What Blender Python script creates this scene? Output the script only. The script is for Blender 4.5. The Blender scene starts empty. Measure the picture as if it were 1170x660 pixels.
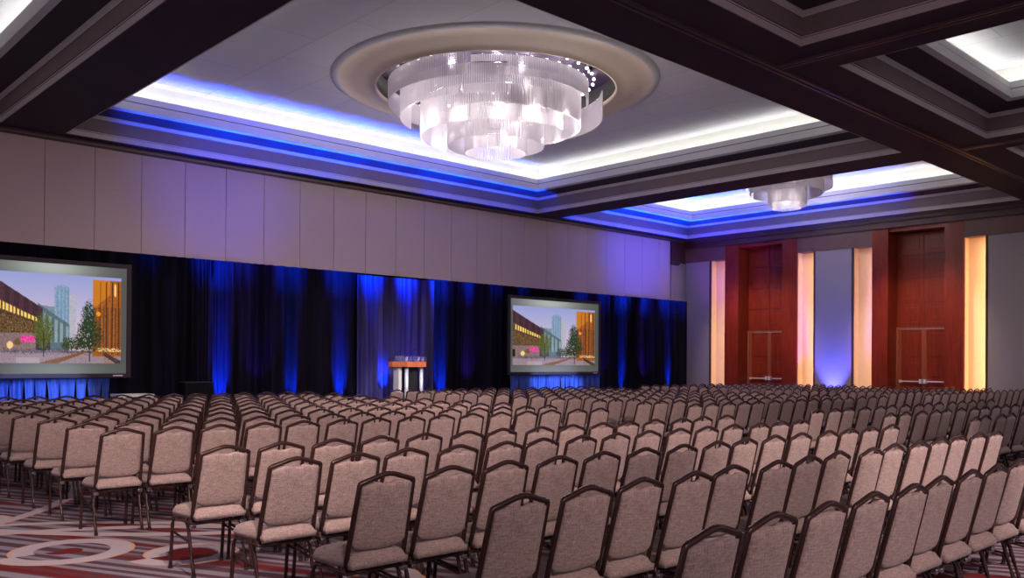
import bpy, bmesh, math, random
import numpy as np
from mathutils import Matrix, Vector
random.seed(7)
SC = bpy.context.scene
COL = SC.collection
PI = math.pi

# ------------------------------------------------------------------ camera
F_PX, YAW, PITCH, ROLL, CY = 1005.12, .816654, .0070762, -.0069137, 406.312
EYE = 1.50
def cam_axes():
    f = Vector((math.cos(YAW), math.sin(YAW), 0)); r = Vector((math.sin(YAW), -math.cos(YAW), 0)); d = Vector((0, 0, -1))
    f2 = f*math.cos(PITCH) - d*math.sin(PITCH); d2 = d*math.cos(PITCH) + f*math.sin(PITCH)
    r3 = r*math.cos(ROLL) + d2*math.sin(ROLL); d3 = d2*math.cos(ROLL) - r*math.sin(ROLL)
    return r3, d3, f2
_r, _d, _f = cam_axes()
cd = bpy.data.cameras.new('camera'); cam = bpy.data.objects.new('camera', cd); COL.objects.link(cam)
cam.matrix_world = Matrix(((_r.x, -_d.x, -_f.x, 0), (_r.y, -_d.y, -_f.y, 0), (_r.z, -_d.z, -_f.z, EYE), (0, 0, 0, 1)))
cd.sensor_fit = 'HORIZONTAL'; cd.sensor_width = 36; cd.lens = 36*F_PX/1170
cd.shift_y = (CY-330)/1170
cd.clip_start = .05; cd.clip_end = 200
SC.camera = cam

# ------------------------------------------------------------------ world, exposure, lights
SC.view_settings.view_transform = 'Standard'; SC.view_settings.look = 'None'
SC.view_settings.gamma = 1; SC.view_settings.use_curve_mapping = False
SC.view_settings.exposure = 0.1
W = bpy.data.worlds.new('world'); SC.world = W; W.use_nodes = True
W.node_tree.nodes['Background'].inputs[0].default_value = (.66, .50, .66, 1)
W.node_tree.nodes['Background'].inputs[1].default_value = .42

def area(name, loc, direction, sx, sy, energy, color, spread=180, up=None):
    l = bpy.data.lights.new(name, 'AREA'); l.shape = 'RECTANGLE'; l.size = sx; l.size_y = sy
    l.energy = energy; l.color = color; l.spread = math.radians(spread)
    o = bpy.data.objects.new(name, l); COL.objects.link(o); o.location = loc
    z = -Vector(direction).normalized()
    x = Vector(up) if up else Vector((1, 0, 0))
    x = (x - z*x.dot(z)).normalized(); y = z.cross(x)
    o.matrix_world = Matrix(((x.x, y.x, z.x, loc[0]), (x.y, y.y, z.y, loc[1]), (x.z, y.z, z.z, loc[2]), (0, 0, 0, 1)))
    return o
def spot(name, loc, target, energy, color, angle, blend=.5, radius=.08):
    l = bpy.data.lights.new(name, 'SPOT'); l.energy = energy; l.color = color
    l.spot_size = math.radians(angle); l.spot_blend = blend; l.shadow_soft_size = radius
    o = bpy.data.objects.new(name, l); COL.objects.link(o); o.location = loc
    o.rotation_euler = (Vector(target)-Vector(loc)).to_track_quat('-Z', 'Y').to_euler()
    return o
WARM = (1, .76, .70); BLUE = (.0, .05, 1)
# house downlights over the seating
for loc, tgt, e, ang in [((4.0, -3.6, 4.9), (6.5, 4.6, .7), 850, 60), ((1.5, .5, 5.2), (4.2, 10.0, .7), 1500, 60),
                         ((7.0, -3.5, 4.9), (8.2, 4.0, .8), 2500, 40), ((11.9, 2.0, 5.85), (13.5, 8.0, .6), 420, 75),
                         ((8.4, 7.0, 5.85), (8.0, 13.5, .6), 900, 75), ((17, 2, 5.85), (22, 9, .6), 850, 75),
                         ((15.0, 7.0, 5.85), (15, 13.0, .6), 480, 80), ((.5, 3, 5.8), (2.4, 7.3, 0), 850, 45)]:
    spot('house_downlight', loc, tgt, e, WARM, ang, .7, .16)
area('rear_fill_light', (1.0, -3.2, 4.2), (.5, .75, -.42), 3, 3, 100, WARM)  # added fill from behind the camera, no fixture of the room
spot('lectern_spot', (9.5, 9.0, 5.85), (12.5, 17.3, .9), 3600, (.85, .88, 1), 12, .6, .05)
spot('skirt_wash', (4.5, 12.0, 5.8), (4.8, 17.7, .8), 6500, (.4, .55, 1), 14, .5, .1)
spot('skirt_wash', (17.0, 12.0, 5.8), (18.4, 17.7, .8), 9000, (.4, .55, 1), 17, .5, .1)
# blue floor uplights in front of the drape: (x, energy, cone)
for x, y, z, e, a in [(8.55, 18.12, .06, 1500, 24), (10.25, 18.12, .06, 1300, 22), (11.6, 18.10, .06, 1500, 24), (12.75, 17.95, .43, 600, 26), (14.7, 18.12, .06, 1500, 24), (22.2, 18.12, .06, 1500, 22), (24.75, 18.12, .06, 1300, 18)]:
    spot('drape_uplight', (x, y, z), (x, 18.42, z+.95), e*3.2, BLUE, a, .85, .04)
    if z < .1: spot('drape_column_uplight', (x, 18.15, z), (x, 18.30, z+3.2), e*2.8, BLUE, 18, .9, .04)
for x in (9.4, 13.6, 15.6, 21.2, 23.4):
    spot('drape_wash_uplight', (x, 17.9, .42), (x, 18.42, 2.0), 260, (.14, .03, 1), 46, 1, .05)
spot('lectern_wash', (12.2, 14.0, 5.85), (12.9, 18.3, 1.3), 1500, (.36, .32, 1), 22, 1, .1)
for k in range(11):
    spot('ceiling_wash_uplight', (7.0+1.08*k, 17.9, .45), (7.0+1.08*k, 18.15, 6.4), 4000 if k == 0 else 7500-450*max(0, k-7), BLUE, 19, 1, .08)
for k in range(6):
    spot('ceiling_wash_uplight', (20.3+1.05*k, 17.9, .1), (20.3+1.05*k, 18.15, 6.4), 12000, BLUE, 19, 1, .08)
for k in range(6):
    spot('ceiling_wash_uplight', (25.45, 17.2-1.15*k, .1), (25.62, 17.2-1.15*k, 6.4), 12000-1500*k, BLUE, 19, 1, .08)
spot('wall_uplight', (25.9, 13.33, .1), (26.5, 13.33, 1.7), 900, (.08, .09, 1), 56, .8, .04)
spot('wall_uplight', (22.5, 16.2, .3), (26.7, 17.2, 5.2), 600, (.45, .03, 1), 34, .8, .05)
spot('door_top_wash', (25.95, 13.0, .1), (27.0, 11.2, 5.3), 380, (.55, .03, .9), 34, 1, .05)
spot('door_top_wash', (25.95, 13.6, .1), (27.0, 15.8, 5.3), 420, (.5, .03, 1), 34, 1, .05)
spot('added_wall_wash', (20.5, 6.6, .85), (23.7, 19, 5.4), 9500, (.04, .04, 1), 20, 1, .08)  # added spots floating above the cross aisle, tint the upper front wall blue
spot('added_wall_wash', (8.9, 6.6, .85), (8.8, 19, 5.3), 3200, (.10, .06, 1), 20, 1, .08)
spot('door_wash', (23.5, 10.7, 5.85), (27.1, 10.7, 1.6), 650, (1, .75, .6), 60, .8, .1)
spot('door_wash', (23.5, 16.0, 5.85), (27.1, 16.0, 1.6), 650, (1, .75, .6), 60, .8, .1)

# ------------------------------------------------------------------ materials
MATS = {}
def mat(name, color, rough=.7, metal=0, emis=None, es=0, spec=None, trans=None):
    m = bpy.data.materials.new(name); m.use_nodes = True
    b = m.node_tree.nodes['Principled BSDF']
    b.inputs['Base Color'].default_value = (*color, 1); b.inputs['Roughness'].default_value = rough
    b.inputs['Metallic'].default_value = metal
    if spec is not None: b.inputs['Specular IOR Level'].default_value = spec
    if emis: b.inputs['Emission Color'].default_value = (*emis, 1); b.inputs['Emission Strength'].default_value = es
    MATS[name] = m; return m
class NT:
    def __init__(s, m): s.t = m.node_tree; s.b = s.t.nodes['Principled BSDF']
    def n(s, typ, **kw):
        x = s.t.nodes.new(typ)
        for k, v in kw.items():
            if k == 'inp':
                for a, b in v.items(): x.inputs[a].default_value = b
            else: setattr(x, k, v)
        return x
    def l(s, a, b): s.t.links.new(a, b)
    def m(s, op, a, b=None, c=None, clamp=False):
        x = s.t.nodes.new('ShaderNodeMath'); x.operation = op; x.use_clamp = clamp
        for i, v in enumerate((a, b, c)):
            if v is None: continue
            if isinstance(v, (int, float)): x.inputs[i].default_value = v
            else: s.l(v, x.inputs[i])
        return x.outputs[0]
    def mix(s, f, a, b):
        x = s.t.nodes.new('ShaderNodeMix'); x.data_type = 'RGBA'
        for i, v in ((0, f), (6, a), (7, b)):
            if isinstance(v, (int, float)): x.inputs[i].default_value = v
            elif isinstance(v, tuple): x.inputs[i].default_value = (*v, 1)
            else: s.l(v, x.inputs[i])
        return x.outputs[2]
    def coords(s, scale=(1, 1, 1), kind='Object'):
        tc = s.n('ShaderNodeTexCoord'); mp = s.n('ShaderNodeMapping'); mp.inputs['Scale'].default_value = scale
        s.l(tc.outputs[kind], mp.inputs[0]); return mp.outputs[0]
    def bump(s, h, strength, dist=.01):
        b = s.n('ShaderNodeBump'); b.inputs['Strength'].default_value = strength; b.inputs['Distance'].default_value = dist
        s.l(h, b.inputs['Height']); s.l(b.outputs[0], s.b.inputs['Normal'])

def noisy(name, c1, c2, scale, rough=.7, stretch=(1, 1, 1), bump=0, **kw):
    m = mat(name, c1, rough, **kw); t = NT(m)
    nz = t.n('ShaderNodeTexNoise', inp={'Scale': scale, 'Detail': 4}); t.l(t.coords(stretch), nz.inputs['Vector'])
    r = t.m('MULTIPLY_ADD', nz.outputs[0], 2.2, -.6, clamp=True)
    t.l(t.mix(r, c1, c2), t.b.inputs['Base Color'])
    if bump: t.bump(nz.outputs[0], bump)
    return m
soffit = noisy('beam_paint', (.036, .018, .034), (.042, .022, .038), 2, .75)
csoff = noisy('coffer_soffit', (.042, .028, .050), (.050, .032, .056), 2, .7)
trimlt = noisy('moulding_light', (.50, .45, .46), (.54, .48, .48), 3, .6)
taupe = noisy('moulding_taupe', (.19, .145, .15), (.21, .16, .165), 3, .7)
lipw = noisy('lip_white', (.62, .62, .64), (.66, .66, .67), 3, .6)
groove = mat('groove_dark', (.10, .08, .09), .8)
covew = mat('cove_white', (.86, .86, .82), .7)
ringm = noisy('ring_beige', (.74, .61, .48), (.78, .64, .51), 1.5, .6)
wallp = noisy('wall_panel_fabric', (.47, .365, .37), (.51, .395, .40), 30, .9, (3, 1, .3), .1)
wallp2 = noisy('side_panel_fabric', (.30, .27, .27), (.35, .31, .31), 30, .85, (1, .3, 6), .1)
jointm = mat('joint_dark', (.05, .035, .035), .7)
cornice = noisy('cornice_brown', (.062, .022, .026), (.078, .030, .034), 5, .45)
chrome = mat('chrome', (.75, .75, .78), .2, 1)
framem = noisy('chair_frame_brown', (.045, .022, .020), (.065, .032, .028), 12, .2)
framem.node_tree.nodes['Principled BSDF'].inputs['Metallic'].default_value = .3
silver = mat('satin_silver', (.72, .74, .80), .3, .3)
blackm = mat('black_metal', (.015, .013, .015), .4)
nichem = noisy('niche_cream', (.74, .60, .46), (.78, .64, .50), 8, .7)
whiteplastic = mat('white_laminate', (.75, .75, .78), .4)
skirtm = noisy('blue_satin', (.03, .08, .50), (.12, .24, .85), 5, .35, (5, 1, .3), .2)
blackcloth = noisy('black_cloth', (.006, .005, .007), (.010, .008, .011), 8, .85, (4, 1, .3), .2, spec=.08)
bulbm = mat('bulb_glow', (1, 1, 1), .3, emis=(1, .93, .85), es=12)
mirrorm = mat('mirror_dark', (.16, .12, .22), .12, .9)
acryl = mat('acrylic', (.9, .93, 1), .05); acryl.node_tree.nodes['Principled BSDF'].inputs['Transmission Weight'].default_value = .95
riserm = mat('riser_navy', (.02, .02, .05), .6)

def make_fabric():
    m = mat('chair_fabric', (.3, .2, .2), .92); t = NT(m)
    co = t.coords((1, 1, 1))
    w1 = t.n('ShaderNodeTexNoise', inp={'Scale': 38, 'Detail': 3}); t.l(t.coords((6, 6, .6)), w1.inputs['Vector'])
    w2 = t.n('ShaderNodeTexNoise', inp={'Scale': 38, 'Detail': 3}); t.l(t.coords((.6, .6, 6)), w2.inputs['Vector'])
    s = t.m('ADD', w1.outputs[0], w2.outputs[0])
    r = t.m('MULTIPLY_ADD', s, 1.8, -1.3, clamp=True)
    t.l(t.mix(r, (.21, .150, .140), (.50, .375, .350)), t.b.inputs['Base Color'])
    t.bump(s, .5, .005)
    t.b.inputs['Sheen Weight'].default_value = .15
    return m
fabric = make_fabric()

def make_wood(name, c1, c2, c3, rough=.28):
    m = mat(name, c1, rough, spec=.3); t = NT(m)
    nz = t.n('ShaderNodeTexNoise', inp={'Scale': 5, 'Detail': 6, 'Distortion': .4}); t.l(t.coords((4, 4, .35)), nz.inputs['Vector'])
    fine = t.n('ShaderNodeTexNoise', inp={'Scale': 40, 'Detail': 3}); t.l(t.coords((5, 5, .15)), fine.inputs['Vector'])
    a = t.mix(t.m('MULTIPLY_ADD', nz.outputs[0], 2.4, -.7, clamp=True), c1, c2)
    t.l(t.mix(t.m('MULTIPLY_ADD', fine.outputs[0], 1.6, -.55, clamp=True), a, c3), t.b.inputs['Base Color'])
    return m
wood = make_wood('mahogany', (.17, .016, .008), (.29, .040, .013), (.08, .008, .005))
wooddk = make_wood('mahogany_dark', (.11, .018, .010), (.17, .03, .014), (.07, .012, .008))
woodlt = make_wood('mahogany_edge', (.26, .07, .035), (.32, .10, .05), (.20, .05, .03))
lectwood = make_wood('lectern_wood', (.55, .13, .05), (.62, .18, .07), (.45, .09, .04))

def make_drape():
    m = mat('velour_drape', (.03, .02, .05), .8); t = NT(m)
    nz = t.n('ShaderNodeTexNoise', inp={'Scale': 2.5, 'Detail': 3}); t.l(t.coords((1.4, 1, .05)), nz.inputs['Vector'])
    r = t.m('MULTIPLY_ADD', nz.outputs[0], 3, -1.1, clamp=True)
    t.l(t.mix(r, (.004, .0035, .008), (.022, .015, .045)), t.b.inputs['Base Color'])
    t.b.inputs['Specular IOR Level'].default_value = .15
    return m
drapem = make_drape()
def make_sheer():
    m = mat('sheer_drape', (.22, .2, .34), .6); t = NT(m)
    nz = t.n('ShaderNodeTexNoise', inp={'Scale': 4, 'Detail': 3}); t.l(t.coords((2.0, 1, .05)), nz.inputs['Vector'])
    t.l(t.mix(t.m('MULTIPLY_ADD', nz.outputs[0], 3, -1.1, clamp=True), (.022, .017, .10), (.085, .07, .26)), t.b.inputs['Base Color'])
    return m
sheerm = make_sheer()

def make_carpet():
    m = mat('patterned_carpet', (.2, .1, .1), .95); t = NT(m)
    geo = t.n('ShaderNodeNewGeometry'); sep = t.n('ShaderNodeSeparateXYZ'); t.l(geo.outputs['Position'], sep.inputs[0])
    X, Y = sep.outputs[0], sep.outputs[1]
    u0 = t.m('ADD', t.m('MULTIPLY', X, .907), t.m('MULTIPLY', Y, .42))          # across the stripes
    u = t.m('ADD', u0, t.m('MULTIPLY', t.m('SINE', t.m('MULTIPLY', u0, 9.3)), .035))
    v = t.m('ADD', t.m('MULTIPLY', X, -.42), t.m('MULTIPLY', Y, .907))
    cv = t.n('ShaderNodeCombineXYZ'); t.l(u, cv.inputs[0]); t.l(t.m('MULTIPLY', v, .12), cv.inputs[1])
    st = t.m('SINE', t.m('MULTIPLY', u, 2*PI/.155))
    stripe = t.m('MULTIPLY_ADD', st, 2.2, .5, clamp=True)
    n1 = t.n('ShaderNodeTexNoise', inp={'Scale': 3.2, 'Detail': 0}); t.l(cv.outputs[0], n1.inputs['Vector'])
    redm = t.m('MULTIPLY_ADD', n1.outputs[0], 16, -9.3, clamp=True)
    n3 = t.n('ShaderNodeTexNoise', inp={'Scale': 90, 'Detail': 2}); t.l(geo.outputs['Position'], n3.inputs['Vector'])
    dark = t.mix(redm, (.095, .050, .066), (.15, .016, .018))
    grey = t.mix(redm, (.24, .22, .265), (.12, .040, .048))
    base = t.mix(stripe, dark, grey)
    WHT, ORG, RED = (.45, .40, .44), (.60, .34, .24), (.15, .016, .018)
    def dist(cx, cy):
        return t.m('SQRT', t.m('ADD', t.m('POWER', t.m('SUBTRACT', X, cx), 2), t.m('POWER', t.m('SUBTRACT', Y, cy), 2)))
    def band(d, r0, r1):
        c = (r0+r1)/2; w = (r1-r0)/2
        return t.m('LESS_THAN', t.m('ABSOLUTE', t.m('SUBTRACT', d, c)), w)
    def swirl(base, cx, cy, r, w, inner=None):
        d = dist(cx, cy)
        # spiral: radius shrinks with angle
        ang = t.m('ARCTAN2', t.m('SUBTRACT', Y, cy), t.m('SUBTRACT', X, cx))
        d2 = t.m('ADD', d, t.m('MULTIPLY', ang, .022 if inner else 0.0))
        if inner: base = t.mix(t.m('LESS_THAN', d2, inner), base, RED)
        base = t.mix(band(d2, r-w, r), base, WHT)
        base = t.mix(band(d2, r-.004, r+.020), base, ORG)
        base = t.mix(band(d2, r-w-.03, r-w), base, WHT)
        return base
    for cx, cy, r, w, inner in [(1.1, 5.2, 3.45, .09, None), (5.6, 11.0, 4.35, .10, None), (-.8, 12.3, 4.4, .08, None), (.9, 6.1, 3.1, .07, None), (7.5, 3.0, 2.2, .16, None), (10.5, 7.0, 2.6, .16, None),
                                (2.20, 7.42, .46, .13, .1), (2.86, 6.72, .36, .11, .2), (1.95, 9.35, .3, .1, .16), (9.6, 2.0, .5, .12, .2), (9.9, 4.9, .42, .12, .2), (6.3, 6.75, .5, .13, .25)]:
        base = swirl(base, cx, cy, r, w, inner)
    f = t.m('MULTIPLY_ADD', n3.outputs[0], .6, .7)
    mul = t.n('ShaderNodeMix', data_type='RGBA', blend_type='MULTIPLY'); mul.inputs[0].default_value = 1
    t.l(base, mul.inputs[6]); cc = t.n('ShaderNodeCombineColor'); [t.l(f, cc.inputs[i]) for i in range(3)]; t.l(cc.outputs[0], mul.inputs[7])
    t.l(mul.outputs[2], t.b.inputs['Base Color']); t.b.inputs['Specular IOR Level'].default_value = .1
    t.bump(n3.outputs[0], .3, .004)
    return m
carpet = make_carpet()

def make_tiles():
    m = mat('ceiling_tiles', (.6, .58, .6), .8); t = NT(m)
    geo = t.n('ShaderNodeNewGeometry'); mp = t.n('ShaderNodeMapping'); t.l(geo.outputs['Position'], mp.inputs[0])
    mp.inputs['Location'].default_value = (.45, .35, 0); mp.inputs['Rotation'].default_value = (0, 0, PI/2)
    br = t.n('ShaderNodeTexBrick', inp={'Color1': (.78, .77, .84, 1), 'Color2': (.74, .73, .80, 1), 'Mortar': (.55, .53, .56, 1), 'Scale': 1, 'Mortar Size': .008, 'Brick Width': 2.4, 'Row Height': 1.2, 'Mortar Smooth': .2})
    t.l(mp.outputs[0], br.inputs['Vector']); t.l(br.outputs[0], t.b.inputs['Base Color']); return m
tiles = make_tiles()

def make_crystal():
    m = bpy.data.materials.new('crystal_rods'); m.use_nodes = True; nt = m.node_tree; nt.nodes.clear()
    out = nt.nodes.new('ShaderNodeOutputMaterial')
    tr = nt.nodes.new('ShaderNodeBsdfTranslucent'); tr.inputs[0].default_value = (.80, .76, .80, 1)
    df = nt.nodes.new('ShaderNodeBsdfDiffuse'); df.inputs[0].default_value = (.80, .75, .80, 1)
    gl = nt.nodes.new('ShaderNodeBsdfGlossy'); gl.inputs['Roughness'].default_value = .12
    tp = nt.nodes.new('ShaderNodeBsdfTransparent')
    def mx(f, a, b):
        x = nt.nodes.new('ShaderNodeMixShader'); x.inputs[0].default_value = f
        nt.links.new(a, x.inputs[1]); nt.links.new(b, x.inputs[2]); return x.outputs[0]
    s = mx(.5, tr.outputs[0], df.outputs[0]); s = mx(.15, s, gl.outputs[0]); s = mx(.22, s, tp.outputs[0])
    nt.links.new(s, out.inputs[0]); return m
crystal = make_crystal()

# ------------------------------------------------------------------ mesh helpers
def link(name, bm, mats, parent=None, smooth=False):
    me = bpy.data.meshes.new(name); bm.to_mesh(me); bm.free()
    for mm in (mats if isinstance(mats, (list, tuple)) else [mats]): me.materials.append(mm)
    if smooth:
        for p in me.polygons: p.use_smooth = True
    o = bpy.data.objects.new(name, me); COL.objects.link(o)
    if parent is not None: o.parent = parent
    return o
def box(bm, x0, x1, y0, y1, z0, z1, mi=0, bevel=0):
    vs = [bm.verts.new((x, y, z)) for x in (x0, x1) for y in (y0, y1) for z in (z0, z1)]
    idx = [(0, 1, 3, 2), (4, 6, 7, 5), (0, 4, 5, 1), (2, 3, 7, 6), (0, 2, 6, 4), (1, 5, 7, 3)]
    fs = [bm.faces.new([vs[i] for i in f]) for f in idx]
    for f in fs: f.material_index = mi
    if bevel:
        es = list({e for f in fs for e in f.edges})
        r = bmesh.ops.bevel(bm, geom=es, offset=bevel, segments=2, affect='EDGES', profile=.6)
        for f in r['faces']: f.material_index = mi
    return fs
def tube(bm, pts, ra, rb=None, seg=6, mi=0, cap=True, up=(0, 0, 1), square=False):
    """sweep an ellipse ra (sideways) x rb along a polyline"""
    rb = rb or ra; P = [Vector(p) for p in pts]; rings = []
    for i, p in enumerate(P):
        a = P[i]-P[i-1] if i else P[1]-P[0]; b = P[i+1]-P[i] if i < len(P)-1 else a
        d = (a.normalized()+b.normalized()).normalized()
        u = Vector(up)
        if abs(d.dot(u)) > .95: u = Vector((1, 0, 0))
        s = d.cross(u).normalized(); w = s.cross(d).normalized()
        ring = []
        for k in range(seg):
            t = 2*PI*(k+.5)/seg
            c, n = math.cos(t), math.sin(t)
            if square: k2 = 1/max(abs(c), abs(n)); c *= k2; n *= k2
            ring.append(bm.verts.new(p + s*c*ra + w*n*rb))
        rings.append(ring)
    for i in range(len(rings)-1):
        for k in range(seg):
            f = bm.faces.new((rings[i][k], rings[i][(k+1) % seg], rings[i+1][(k+1) % seg], rings[i+1][k])); f.material_index = mi
    if cap:
        bm.faces.new(rings[0][::-1]).material_index = mi; bm.faces.new(rings[-1]).material_index = mi
def empty(name, loc=(0, 0, 0), rz=0):
    o = bpy.data.objects.new(name, None); COL.objects.link(o); o.location = loc; o.rotation_euler = (0, 0, rz); o.empty_display_size = .1
    return o
def tag(o, label, cat, group=None, kind=None):
    o['label'] = label; o['category'] = cat
    if group: o['group'] = group
    if kind: o['kind'] = kind
    return o
def struct(o, label=None):
    o['kind'] = 'structure'
    if label: o['label'] = label
    return o

# ------------------------------------------------------------------ room shell
HB = 5.95
bm = bmesh.new(); box(bm, -4, 27.6, -4, 19.4, -.1, 0)
struct(link('floor', bm, carpet), 'grey and red striped carpet with swirls')

XS = [(-2.0, 4.28), (5.42, 18.52), (19.6, 26.07)]         # coffers along the stage wall
YS = (7.85, 18.64)
XS2 = [(-2.0, 4.28), (5.42, 11.33), (12.49, 18.54), (19.65, 26.0)]
YS2 = (.2, 6.2)
holes = [(a, b, *YS) for a, b in XS] + [(a, b, *YS2) for a, b in XS2]
# beam soffits: a slab with rectangular openings
bm = bmesh.new()
def cells(y0, y1, xs):
    x = -4
    for a, b in xs:
        box(bm, x, a, y0, y1, HB, HB+.08); x = b
    box(bm, x, 27.6, y0, y1, HB, HB+.08)
box(bm, -4, 27.6, -4, YS2[0], HB, HB+.08); cells(*YS2, XS2); box(bm, -4, 27.6, YS2[1], YS[0], HB, HB+.08); cells(*YS, XS)
box(bm, -4, 27.6, YS[1], 19.4, HB, HB+.08)
struct(link('ceiling', bm, soffit), 'dark brown ceiling beams')
# thin double mouldings down the beams
bm = bmesh.new()
def moulding(x0, x1, y0, y1):
    if x1-x0 > y1-y0:
        c = (y0+y1)/2; box(bm, x0, x1, c-.085, c+.085, HB-.012, HB); box(bm, x0, x1, c-.07, c-.025, HB-.03, HB-.012); box(bm, x0, x1, c+.025, c+.07, HB-.03, HB-.012)
    else:
        c = (x0+x1)/2; box(bm, c-.085, c+.085, y0, y1, HB-.012, HB); box(bm, c-.07, c-.025, y0, y1, HB-.03, HB-.012); box(bm, c+.025, c+.07, y0, y1, HB-.03, HB-.012)
moulding(-4, 26.5, 6.85, 7.05)
for x in (4.85, 11.91, 19.1): moulding(x-.08, x+.08, -4, 6.86)
struct(link('trim_1', bm, noisy('beam_moulding', (.075, .045, .06), (.085, .05, .066), 3, .4)), 'thin moulding strips under the ceiling beams')

def loop_profile(bm, x0, x1, y0, y1, prof):
    """rectangular mitred sweep. prof: (inset, z, material of the strip up to the next point)"""
    rings = []
    for o, z, mi in prof:
        rings.append([bm.verts.new(p) for p in ((x0+o, y0+o, z), (x1-o, y0+o, z), (x1-o, y1-o, z), (x0+o, y1-o, z))])
    for i in range(len(prof)-1):
        for k in range(4):
            f = bm.faces.new((rings[i][k], rings[i][(k+1) % 4], rings[i+1][(k+1) % 4], rings[i+1][k])); f.material_index = prof[i][2]
PROF = [(-.012, 5.945, 1), (.004, 5.945, 1), (.004, 6.045, 4), (.014, 6.05, 1), (.014, 6.07, 4), (.03, 6.075, 2), (.035, 6.315, 4), (.045, 6.32, 1), (.06, 6.35, 1), (.09, 6.375, 1), (.09, 6.395, 0), (.11, 6.405, 0),
        (.55, 6.44, 3), (.655, 6.465, 3), (.655, 6.555, 4), (.64, 6.56, 3), (.64, 6.63, 4), (.62, 6.638, 4), (.62, 6.655, 3), (.60, 6.66, 3), (.60, 6.785, 3), (.56, 6.785, 5), (.54, 6.64, 5), (.24, 6.64, 5), (.24, 7.15, 5)]
CEIL = 7.15
def cove(x0, x1, y0, y1, n, e=1.0):
    bm = bmesh.new(); loop_profile(bm, x0, x1, y0, y1, PROF)
    o = link('trim_%d' % n, bm, [csoff, trimlt, taupe, lipw, groove, covew]); struct(o, 'stepped coffer moulding with white cove lip')
    w, h = x1-x0-.9, y1-y0-.9; cx, cy = (x0+x1)/2, (y0+y1)/2; c = (1, .985, .91)
    P = 1.75*e
    for q, k in ((.5, .8), (-1.7, .45)):
        area('cove_strip', (cx, y1-.42, 6.73), (0, q, 1), w, .08, P*w*k, c)
        area('cove_strip', (cx, y0+.42, 6.73), (0, -q, 1), w, .08, P*w*k, c)
        area('cove_strip', (x1-.42, cy, 6.73), (q, 0, 1), h, .08, P*h*k, c, up=(0, 1, 0))
        area('cove_strip', (x0+.42, cy, 6.73), (-q, 0, 1), h, .08, P*h*k, c, up=(0, 1, 0))
n = 2
for i, (x0, x1, y0, y1) in enumerate(holes):
    cove(x0, x1, y0, y1, n, 1.0 if i != 4 else .0001); n += 1

def disc_panel(bm, x0, x1, y0, y1, z, cx, cy, r, seg=96):
    """flat rectangle with a round hole"""
    inner = [bm.verts.new((cx+r*math.cos(2*PI*k/seg), cy+r*math.sin(2*PI*k/seg), z)) for k in range(seg)]
    outer = []
    for k in range(seg):
        c, s = math.cos(2*PI*k/seg), math.sin(2*PI*k/seg)
        tx = ((x1-cx) if c > 0 else (cx-x0))/max(abs(c), 1e-6); ty = ((y1-cy) if s > 0 else (cy-y0))/max(abs(s), 1e-6)
        t = min(tx, ty); outer.append(bm.verts.new((cx+t*c, cy+t*s, z)))
    for k in range(seg):
        bm.faces.new((inner[k], inner[(k+1) % seg], outer[(k+1) % seg], outer[k]))
    for (X, Y) in ((x0, y0), (x1, y0), (x1, y1), (x0, y1)):
        a = math.atan2(Y-cy, X-cx) % (2*PI); k = int(a/(2*PI)*seg)
        bm.faces.new((outer[k], outer[(k+1) % seg], bm.verts.new((X, Y, z))))
def lathe(bm, cx, cy, prof, seg=96):
    rings = [[bm.verts.new((cx+r*math.cos(2*PI*k/seg), cy+r*math.sin(2*PI*k/seg), z)) for k in range(seg)] for r, z, _ in prof]
    for i in range(len(prof)-1):
        for k in range(seg):
            f = bm.faces.new((rings[i][k], rings[i][(k+1) % seg], rings[i+1][(k+1) % seg], rings[i+1][k])); f.material_index = prof[i][2]; f.smooth = True
    return rings
domes = [(0, 11.97, 13.27, 3.27, 2.42), (1, 23.0, 13.2, 1.95, 1.4)]
dome_holes = {1: domes[0], 2: domes[1]}
for i, (x0, x1, y0, y1) in enumerate(holes):
    bm = bmesh.new()
    if i in dome_holes:
        _, cx, cy, R, r = dome_holes[i]
        disc_panel(bm, x0+.2, x1-.2, y0+.2, y1-.2, CEIL, cx, cy, R)
    else: box(bm, x0+.2, x1-.2, y0+.2, y1-.2, CEIL, CEIL+.05)
    bmesh.ops.recalc_face_normals(bm, faces=bm.faces)
    struct(link('ceiling', bm, tiles if i != 3 else soffit), 'recessed ceiling tiles')
    if i in dome_holes:
        bm = bmesh.new()
        k = R/3.27
        lathe(bm, cx, cy, [(R+.03, CEIL+.001, 0), (R+.02, CEIL-.015, 0), (R-.10, CEIL-.055, 0), (R-.115, CEIL-.04, 1), (R-.4, CEIL-.06, 1), (r+.25, CEIL-.13, 1), (r+.05, CEIL-.15, 1), (r+.04, CEIL-.17, 1), (r, CEIL-.17, 1), (r, CEIL-.10, 2), (r, CEIL+.28, 3), (r*.5, CEIL+.28, 3), (.02, CEIL+.28, 3)])
        struct(link('ceiling', bm, [lipw, ringm, blackm, mirrorm]), 'round beige ceiling dome ring')

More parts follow.
